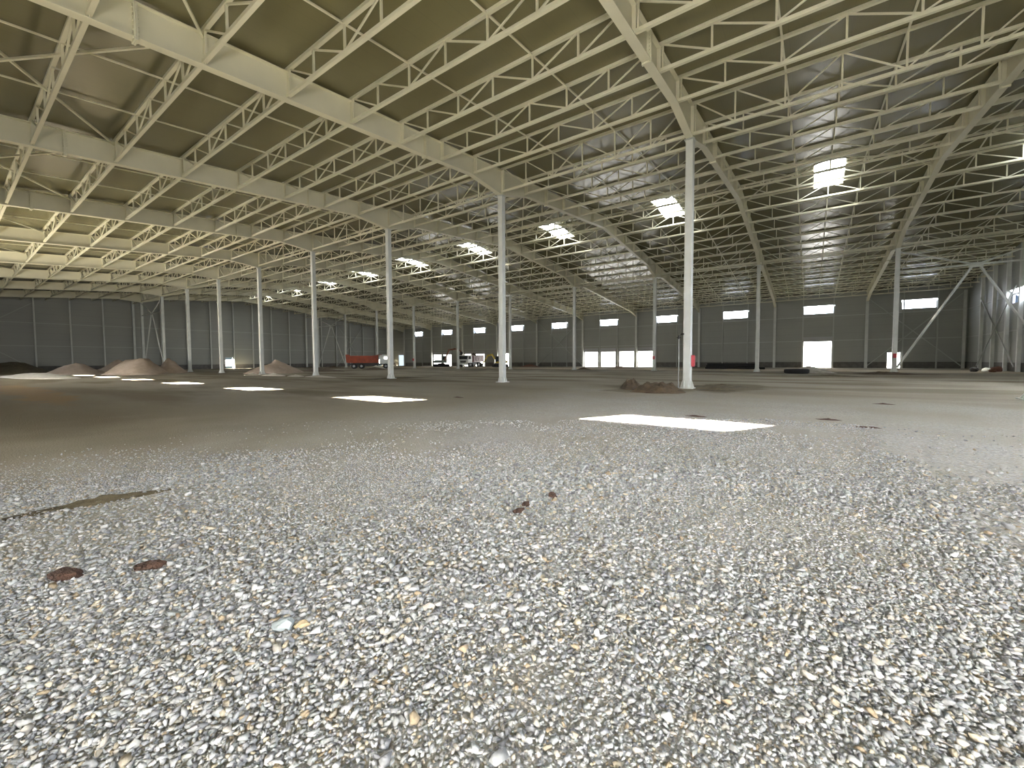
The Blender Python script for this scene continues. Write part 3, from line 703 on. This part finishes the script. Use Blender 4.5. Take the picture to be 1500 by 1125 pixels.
heap('sand_heap', -88, 16.8, 3.6, 3.4, 1.9, M['sand'], 8.4, 'pinkish sand heap set back behind two larger heaps on the left', group='sand heaps on the left', cat='sand heap')
heap('sand_heap', -72.5, 15.6, 4.4, 3.4, 1.85, M['sand'], 5.2, 'broad flat-topped pinkish sand heap in front of the left gable', group='sand heaps on the left', flat=.35, cat='sand heap')
heap('sand_heap', -74.5, 19.6, 3.0, 2.0, 2.0, M['sand'], 9.9, 'pinkish sand heap rising behind the broad flat-topped one', group='sand heaps on the left', cat='sand heap')
heap('soil_mound', -97, 6.2, 8.0, 5.0, 1.6, M['darksoil'], 2.2, 'dark olive soil mound at the left photo edge', 'soil mound', flat=.3)
heap('gravel_heap', -70, 6.6, 11, 2.4, .42, M['palegravel'], 6.1, 'low pale gravel ridge catching light on the left', 'gravel heap', flat=.3, rz=.1)
heap('sand_heap', -57.5, 26.2, 3.6, 3.6, 1.75, M['sand'], 12.5, 'brown sand heap behind the fifth column of the nearer row', cat='sand heap')
heap('soil_mound', -83, 36, 6, 3, .75, M['darksoil'], 4.4, 'low dark soil mound below the small glaring gable doorway', 'soil mound')
heap('soil_mound', -62, 35, 6, 2.4, .5, M['soil'], 14.4, 'low brown soil spread right of the fifth column', 'soil mound')
heap('gravel_heap', -66.5, 48.6, 2.6, 1.3, .75, M['palegravel'], 7.1, 'small pale gravel heap in front of the orange truck', 'gravel heap')
heap('soil_mound', -62, 45.0, 3.6, 1.5, .45, M['soil'], 17.1, 'low brown soil heap just before the pale heap by the truck', 'soil mound')
heap('soil_mound', -81, 48.5, 3.2, 2.0, .5, M['soil'], 27.1, 'low brown soil heap at the foot of the left V brace', 'soil mound')
for k, (x, y, rx, h) in enumerate(((-46.5, 21.0, 2.6, .3), (-50.5, 20.6, 1.6, .25), (-38, 21.4, 2.8, .18), (-42.2, 21.2, 1.3, .2))):
    heap('gravel_heap', x, y, rx, .7, h, M['palegravel'], 30+k, 'low pale gravel spill along the nearer columns, %s from the left' % ORD[[2, 1, 4, 3][k]], 'gravel spill', group='gravel spills')
# broken soil around the nearest column
heap('soil_heap', -7.75, 21.6, .62, 1.55, .33, M['soil'], 41, 'dark clumpy soil heap farther left of the nearest column', 'soil heap', rz=.35, rough=.4, flat=.35, n=40)
heap('soil_heap', -5.75, 19.6, 1.25, .95, .3, M['soil'], 43, 'brown clumpy soil heap at the foot of the nearest column', 'soil heap', rough=.4, flat=.5, n=40, rz=.2)
heap('soil_heap', -3.7, 21.9, .9, .55, .12, M['darksoil'], 45, 'flat dark soil patch right of the nearest column', 'soil heap', rough=.5)
heap('soil_heap', -4.0, 24.8, 1.5, 1.2, .12, M['darksoil'], 47, 'flat brown soil spread behind the nearest column', 'soil heap', rough=.4)
heap('soil_heap', 5.9, 52.3, 2.6, 1.4, .25, M['soil'], 49, 'brown soil spread at the foot of the braced column on the right', 'soil heap', rough=.4)
heap('soil_heap', 1.5, 44, 2.6, .5, .1, M['darksoil'], 51, 'flat dark soil streak before the black tyre', 'soil heap', rough=.4)
heap('soil_heap', -29.2, 60, 1.2, .8, .3, M['soil'], 53, 'small soil heap beside the third column of the farther row', 'soil heap', rough=.3)
heap('sand_heap', -25.5, 66, 3.0, 1.6, .45, M['sand'], 55, 'low sandy mound before the dock doorways', cat='sand heap')
heap('soil_heap', -52, 79, 3.0, 1.2, .5, M['brick'], 57, 'reddish earth heap below the far wall cross brace', 'soil heap', rough=.3)
heap('soil_ridge', -29.6, 23.2, .35, 3.6, .10, M['darksoil'], 59, 'long thin dark soil ridge beside the third nearer column', 'soil ridge', rz=.12, rough=.3)
heap('soil_ridge', -6.6, 1.0, .8, .12, .045, M['darksoil'], 61, 'narrow ridge of dark earth across the gravel on the left', 'soil ridge', rz=1.45, rough=.5)
for k, (x, y) in enumerate(((-2.6, 12.4), (1.1, 12.6), (0.4, 13.6), (2.0, 18.5), (-12.3, 13.1))):
    heap('dirt_clod', x, y, .3, .13, .03, M['clod'], 70+k, ['dark clod left of the sunlit patch by the nearest column', 'dark clod just beyond the right end of the sunlit patch', 'flat dark clod behind the right end of the nearest sunlit patch',
         'small dark clod on the open floor at right', 'dark clod just beyond the second sunlit patch'][k], 'dirt clod', rough=.4, n=14, group='dark dirt clods')

def rock(name, x, y, s, material, seed, label, cat, lift=.35, squash=(1, .7, .45), rz=0, tilt=0):
    r = random.Random(seed); bm = bmesh.new(); bmesh.ops.create_icosphere(bm, subdivisions=3, radius=1)
    planes = [(Vector((r.gauss(0,1), r.gauss(0,1), r.gauss(0,1))).normalized(), r.uniform(.62, .9)) for _ in range(14)]
    for v in bm.verts:
        for n, d in planes:
            e = v.co.dot(n) - d
            if e > 0: v.co -= n*e
        v.co = Vector((v.co.x*squash[0], v.co.y*squash[1], v.co.z*squash[2]))*s*(1+(.25 if 'clod' in name else .06)*noise.noise(v.co*3+Vector((seed,0,0))))
    m = bpy.data.meshes.new(name); bm.to_mesh(m); bm.free(); m.materials.append(material)
    o = link(name, m, None, (x, y, floor_z(x, y)+s*squash[2]*lift+.012), rz); o.rotation_euler = (tilt, 0, rz)
    return tag(o, label, cat)
rock('stone', -2.52, 1.15, .072, M['stone_blue'], 4, 'large smooth blue-grey stone lying on the gravel', 'stone', .55, (1.1,.75,.5), .2, .25)
rock('stone', -2.44, 1.22, .05, M['stone_tan'], 9, 'tan stone leaning beside the large blue-grey stone', 'stone', .7, (1.0,.55,.5), .8, .4)
rock('stone', -0.42, 2.42, .028, M['stone_dark'], 12, 'small dark slate stone on the pale gravel at right', 'stone', .6)
for k, (x, y, s, lab) in enumerate(((-4.42, .50, .10, 'leftmost red-brown earth clod on the gravel'), (-4.10, .90, .085, 'pointed red-brown earth clod second from left on the gravel'),
        (-2.46, 3.52, .062, 'red-brown earth clod, lower of the pair at the centre'), (-2.50, 3.72, .062, 'red-brown earth clod, upper of the pair at the centre'), (-2.42, 4.15, .07, 'red-brown earth clod just right of the central pair'))):
    rock('earth_clod', x, y, s, M['clod'], 20+k, lab, 'earth clod', .5, (1.25,.8,.45), .5+k*.4)['group'] = 'red-brown earth clods'

# ------------------------------------------------------------------ small things around the columns
def red_box(x, y, z, label, face=-1):
    root = empty('electrical_box', (x, y, z), label, 'box', 'red boxes on columns')
    MB().box(-.13,.13,-.2,0,-.22,.22).build('body', M['boxred'], root, bevel=.02)
    MB().box(-.11,.11,-.225,-.2,-.19,.19).build('cover', M['boxred'], root, bevel=.01)
    MB().box(.08,.1,-.24,-.225,-.03,.03).build('latch', M['dark'], root)
    return root
o = red_box(fx(0)+.19, ROWN+.05, 1.42, 'slim red box on the right side of the nearest column'); o.rotation_euler = (0, 0, math.pi/2)
for c in o.children: c.scale = (.7, .7, 1.35)
red_box(fx(-1), ROWF-.185, 1.75, 'red box on the braced column at right')
red_box(fx(1), ROWF-.185, 1.75, 'red box on the column before the dock doorways')
red_box(fx(5), ROWF-.185, 1.75, 'red box on the column right of the pale blue doorway')
root = empty('standpipe', (fx(0)-.36, ROWN-.3, 0), 'thin grey standpipe beside the nearest column', 'pipe')
MB().tube([(0,0,-.1),(0,0,2.55)], .028).build('riser', M['pipegrey'], root, smooth=True)
MB().tube([(0,0,2.55),(0,0,2.72),(.12,0,2.8),(.25,0,2.8)], .04).build('valve', M['dark'], root)
MB().tube([(-.1,0,2.62),(.1,0,2.62)], .02).build('handle', M['dark'], root)

# stack of black pipes by the far wall
for k, (dy, dz, x0, x1) in enumerate(((-.32, .16, -10.9, -4.2), (0, .16, -10.7, -5.0), (.32, .16, -10.8, -5.2), (-.16, .44, -10.8, -5.1), (.16, .44, -10.6, -5.3), (0, .72, -10.7, -5.2))):
    mb = MB(); n = 14; x0 -= 2.4; x1 -= 1.2; V = []; y0 = 70.0
    for x in (x0, x1):
        for r in (.16, .135):
            for j in range(n): t = 2*math.pi*j/n; V.append((x-x0, r*math.cos(t), r*math.sin(t)))
    F = []
    for j in range(n):
        a, b = j, (j+1) % n
        F += [(a, b, b+2*n, a+2*n), (a+n, a+3*n, b+3*n, b+n), (a, a+n, b+n, b), (a+2*n, b+2*n, b+3*n, a+3*n)]
    mb.add(V, F); o = mb.build('plastic_pipe', M['pipe'], None, (x0, y0+dy, dz), smooth=False)
    tag(o, 'black pipe in the stack by the far wall, %s' % ['lowest front one sticking out', 'lowest middle one', 'lowest rear one', 'front one of the second layer', 'rear one of the second layer', 'topmost one'][k], 'pipe', 'stacked black pipes')
# large black tyre lying flat
root = empty('loose_tyre', (-1.2, 51.0, floor_z(-1.2, 51)), 'big black tyre lying flat before the glaring doorway', 'tyre')
mb = MB(); prof = [(.60,.06),(.9,0),(1.0,.05),(1.04,.16),(1.04,.36),(1.0,.46),(.9,.5),(.60,.44),(.55,.38),(.55,.12)]; n = 36; V = []
for j in range(n):
    t = 2*math.pi*j/n; V += [(r*math.cos(t), r*math.sin(t), z) for r, z in prof]
k = len(prof); F = [(j*k+a, ((j+1) % n)*k+a, ((j+1) % n)*k+(a+1) % k, j*k+(a+1) % k) for j in range(n) for a in range(k)]
mb.add(V, F).build('carcass', M['black'], root, smooth=True)
mb = MB()
for j in range(40):
    t = 2*math.pi*j/40; c, s = math.cos(t), math.sin(t); mb.bar((1.04*c,1.04*s,.1),(1.04*math.cos(t+.08),1.04*math.sin(t+.08),.42),.05,.05)
mb.build('tread', M['black'], root)
heap('sand_heap', -.2, 54.2, 2.4, 1.6, .75, M['palegravel'], 80, 'pale mound right behind the black tyre', cat='sand heap')
# rubble near the right gable
for k, (x, y, s, mt, lab) in enumerate(((15.9, 66.2, .55, 'brick', 'brown rubble lump at the foot of the right gable'), (15.1, 65.5, .42, 'cabwhite', 'white crumpled scrap beside the brown rubble'), (14.2, 65.2, .45, 'dark', 'dark scrap left of the white scrap by the right gable'), (15.3, 64.2, .3, 'brick', 'smaller brown rubble piece before the white scrap'))):
    rock('rubble_piece', x, y, s, M[mt], 90+k, lab, 'rubble', .6, (1.2,.8,.7), k*.7)['group'] = 'rubble by the right gable'

# ------------------------------------------------------------------ vehicles
def wheel(parent, x, y, r, w):
    o = MB().tube([(0,-w/2,0),(0,-w/2+.04,0),(0,w/2-.04,0),(0,w/2,0)], [r*.9, r, r, r*.9], 20).build('wheel', M['black'], parent, (x, y, r))
    MB().tube([(0,-w/2-.02,0),(0,w/2+.02,0)], r*.45, 12).build('hub', M['pipegrey'], o)
def dump_truck(loc, rz, body, label, load=None):
    t = empty('dump_truck', loc, label, 'truck', rz=rz)
    mb = MB(); mb.box(-4.4, 3.9, -.5, .5, .75, 1.05); mb.box(-3.5, 1.2, -.9, .9, .95, 1.15); mb.build('chassis', M['dark'], t)
    bed = MB()   # sloping tail, ribbed sides, raised front guard
    for s in (-1, 1):
        y0, y1 = sorted((s*1.25, s*1.17)); bed.prism([(-4.6, 1.25), (1.25, 1.2), (1.3, 2.75), (-.0, 2.55), (-4.0, 2.5), (-4.3, 2.8), (-4.75, 2.8)], y0, y1)
        for x in np.linspace(-4.2, .9, 7): y0, y1 = sorted((s*1.25, s*1.33)); bed.box(x-.06, x+.06, y0, y1, 1.25, 2.52)
        y0, y1 = sorted((s*1.25, s*1.34)); bed.box(-4.5, 1.2, y0, y1, 1.2, 1.36); bed.box(-4.1, 1.2, y0, y1, 2.42, 2.56)
    bed.box(-4.5, 1.25, -1.2, 1.2, 1.15, 1.28); bed.box(1.2, 1.3, -1.25, 1.25, 1.2, 2.8); bed.box(1.3, 2.0, -1.25, 1.25, 2.72, 2.8); bed.build('bed', body, t)
    MB().prism([(-4.68, 1.25), (-4.58, 1.25), (-4.7, 2.78), (-4.8, 2.78)], -1.2, 1.2).build('tailgate', body, t)
    cab = MB().prism([(1.55, .95), (3.75, .95), (3.85, 1.75), (3.55, 2.75), (1.6, 2.8)], -1.2, 1.2).build('cab', M['cabwhite'], t, bevel=.05)
    for s in (-1, 1): y0, y1 = sorted((s*1.19, s*1.22)); MB().prism([(2.3, 1.85), (3.5, 1.8), (3.35, 2.5), (2.3, 2.5)], y0, y1).build('side_window', M['glassdark'], cab)
    MB().add([(3.87,-1.05,1.8),(3.87,1.05,1.8),(3.66,1.05,2.55),(3.66,-1.05,2.55),(3.80,-1.05,1.8),(3.80,1.05,1.8),(3.59,1.05,2.55),(3.59,-1.05,2.55)],
             [(0,1,2,3),(7,6,5,4),(0,4,5,1),(1,5,6,2),(2,6,7,3),(3,7,4,0)]).build('windscreen', M['glassdark'], cab)
    MB().box(3.8, 3.95, -1.2, 1.2, .55, .95).build('bumper', M['cabwhite'], t)
    MB().box(3.84, 3.9, -.7, .7, 1.1, 1.5).build('grille', M['dark'], cab)
    for s in (-1, 1):
        MB().box(3.94, 3.98, s*.95-.14, s*.95+.14, .66, .84).build('headlamp', M['chrome'], t)
        MB().box(3.5, 3.6, s*1.42-.08, s*1.42+.08, 1.9, 2.35).build('mirror', M['dark'], t)
        for x in (2.7, -1.9, -3.3): wheel(t, x, s*1.02, .52, .36)
        MB().box(-1.0, 1.2, s*.95-.15, s*.95+.15, .5, .95).build('fuel_tank', M['dark'], t)
    if load: heap('earth_load', 0, 0, 2.5, 1.1, 1.05, load, 33, 'x', z=0); o = bpy.context.scene.objects['earth_load']; o.parent = t; o.location = (-1.6, 0, 2.3); [o.pop(k, None) for k in ('label', 'category')]
    return t
dump_truck((-71.9, 51.4, 0), math.radians(52), M['orange'], 'dump truck with a rusty orange bed and a white cab')
dump_truck((-65.2, 73.8, 0), math.radians(-75), M['redpaint'], 'dump truck with a red bed heaped with earth, facing the hall', load=M['soil'])

def crawler(t, l, w, h):
    for s in (-1, 1):
        r = h/2; pr = [(-l/2+r*math.cos(a), r+r*math.sin(a)) for a in np.linspace(math.pi*1.5, math.pi/2, 9)] + [(l/2+r*math.cos(a), r+r*math.sin(a)) for a in np.linspace(math.pi/2, -math.pi/2, 9)]
        y0, y1 = sorted((s*w/2, s*(w/2-.28*h/.5))); MB().prism(pr, y0, y1).build('track', M['black'], t)
def excavator(name, loc, rz, k, paint, armpaint, cabm, label, boom, stick, bucket):
    t = empty(name, loc, label, 'excavator', rz=rz)
    crawler(t, 3.4*k, 2.5*k, .75*k)
    MB().box(-.8*k, .8*k, -.8*k, .8*k, .3*k, .95*k).build('undercarriage', M['dark'], t)
    MB().prism([(-1.9*k, 1.0*k), (1.4*k, 1.0*k), (1.4*k, 1.35*k), (.3*k, 1.75*k), (-1.5*k, 1.75*k), (-2.05*k, 1.5*k)], -1.15*k, 1.15*k).build('body', paint, t, bevel=.05*k)
    cab = MB().prism([(.1*k, 1.35*k), (1.45*k, 1.35*k), (1.5*k, 2.0*k), (1.15*k, 2.75*k), (.1*k, 2.75*k)], .25*k, 1.15*k).build('cab', cabm, t, bevel=.04*k)
    MB().box(.05*k, 1.3*k, .2*k, 1.2*k, 2.74*k, 2.86*k).build('roof', M['dark'], cab)
    for y0, y1 in ((1.14*k, 1.17*k), (.23*k, .26*k)): MB().prism([(.25*k, 1.85*k), (1.38*k, 1.85*k), (1.1*k, 2.6*k), (.25*k, 2.6*k)], y0, y1).build('window', M['glassdark'], cab)
    def limb(nm, pts, w0, w1):
        pts = [Vector((a*k, -.2*k, b*k)) for a, b in pts]; mb = MB()
        for a, b in zip(pts, pts[1:]): mb.bar(a, b, .3*k, (w0+w1)/2*k)
        for p in pts: mb.tube([p+Vector((0,-.2*k,0)), p+Vector((0,.2*k,0))], (w0+w1)/4*k*1.05, 10)
        return mb.build(nm, armpaint, t)
    limb('boom', boom, .45, .4); limb('stick', stick, .34, .26)
    bx, bz = bucket
    pr = [(bx*k, (bz+.25)*k), ((bx+.55)*k, (bz+.3)*k), ((bx+.75)*k, (bz-.1)*k), ((bx+.6)*k, (bz-.5)*k), ((bx+.1)*k, (bz-.6)*k), ((bx-.35)*k, (bz-.5)*k), ((bx+.1)*k, (bz-.35)*k)]
    MB().prism(pr, -.75*k, .35*k).build('bucket', M['dark'], t)
    p, q = Vector((1.3*k, -.2*k, 1.4*k)), Vector((boom[1][0]*k*.75, -.2*k, boom[1][1]*k*.8)); MB().tube([p, q], .07*k, 8).build('hydraulic_ram', M['chrome'], t)
excavator('excavator', (-74.5, 73.4, 0), math.radians(40), .95, M['machgrey'], M['brownarm'], M['machgrey'], 'large excavator with grey-green body and raised brown arm',
          [(.8, 1.5), (2.0, 4.35), (3.6, 4.6)], [(3.4, 4.7), (4.7, 4.35), (5.2, 3.8)], (4.9, 3.6))
excavator('mini_excavator', (-58.6, 76.5, 0), math.radians(228), .86, M['yellow'], M['yellow'], M['glassdark'], 'small yellow excavator with its arm reaching down to the left',
          [(.9, 1.5), (2.1, 3.3), (3.3, 3.0)], [(3.2, 3.1), (4.7, .7)], (4.5, .62))

# ------------------------------------------------------------------ sun, sky, camera
s = bpy.data.lights.new('sun', 'SUN'); s.energy = 480; s.angle = .0095; s.color = (1.0, .93, .80)
o = bpy.data.objects.new('sun', s); col.objects.link(o); o.location = (40, -60, 60)
o.rotation_euler = Vector((8.25, 15.9, -9.4)).to_track_quat('-Z', 'Y').to_euler()
w = bpy.data.worlds.new('sky'); scn.world = w; w.use_nodes = True; nt = w.node_tree
sky = nt.nodes.new('ShaderNodeTexSky'); sky.sky_type = 'HOSEK_WILKIE'; nt.links.new(sky.outputs[0], nt.nodes['Background'].inputs[0]); nt.nodes['Background'].inputs[1].default_value = 1.0; w.cycles.sampling_method = 'NONE'

cd = bpy.data.cameras.new('camera'); cam = bpy.data.objects.new('camera', cd); col.objects.link(cam)
cd.sensor_width = 36; cd.lens = FPX/1500*36; cd.shift_y = SHY/1500; cd.clip_start = .05; cd.clip_end = 500
cam.matrix_world = Matrix(((rt.x, up.x, -fw.x, CAM.x), (rt.y, up.y, -fw.y, CAM.y), (rt.z, up.z, -fw.z, CAM.z), (0, 0, 0, 1)))
scn.camera = cam
vs_ = scn.view_settings; scn.display_settings.display_device = 'sRGB'; vs_.view_transform = 'Standard'; vs_.look = 'None'; vs_.gamma = 1; vs_.use_curve_mapping = False; vs_.exposure = 0.3
cy = scn.cycles; cy.max_bounces = 8; cy.diffuse_bounces = 6; cy.glossy_bounces = 3; cy.transparent_max_bounces = 8; cy.use_denoising = True; cy.sample_clamp_indirect = 6
cy.caustics_reflective = False; cy.caustics_refractive = False
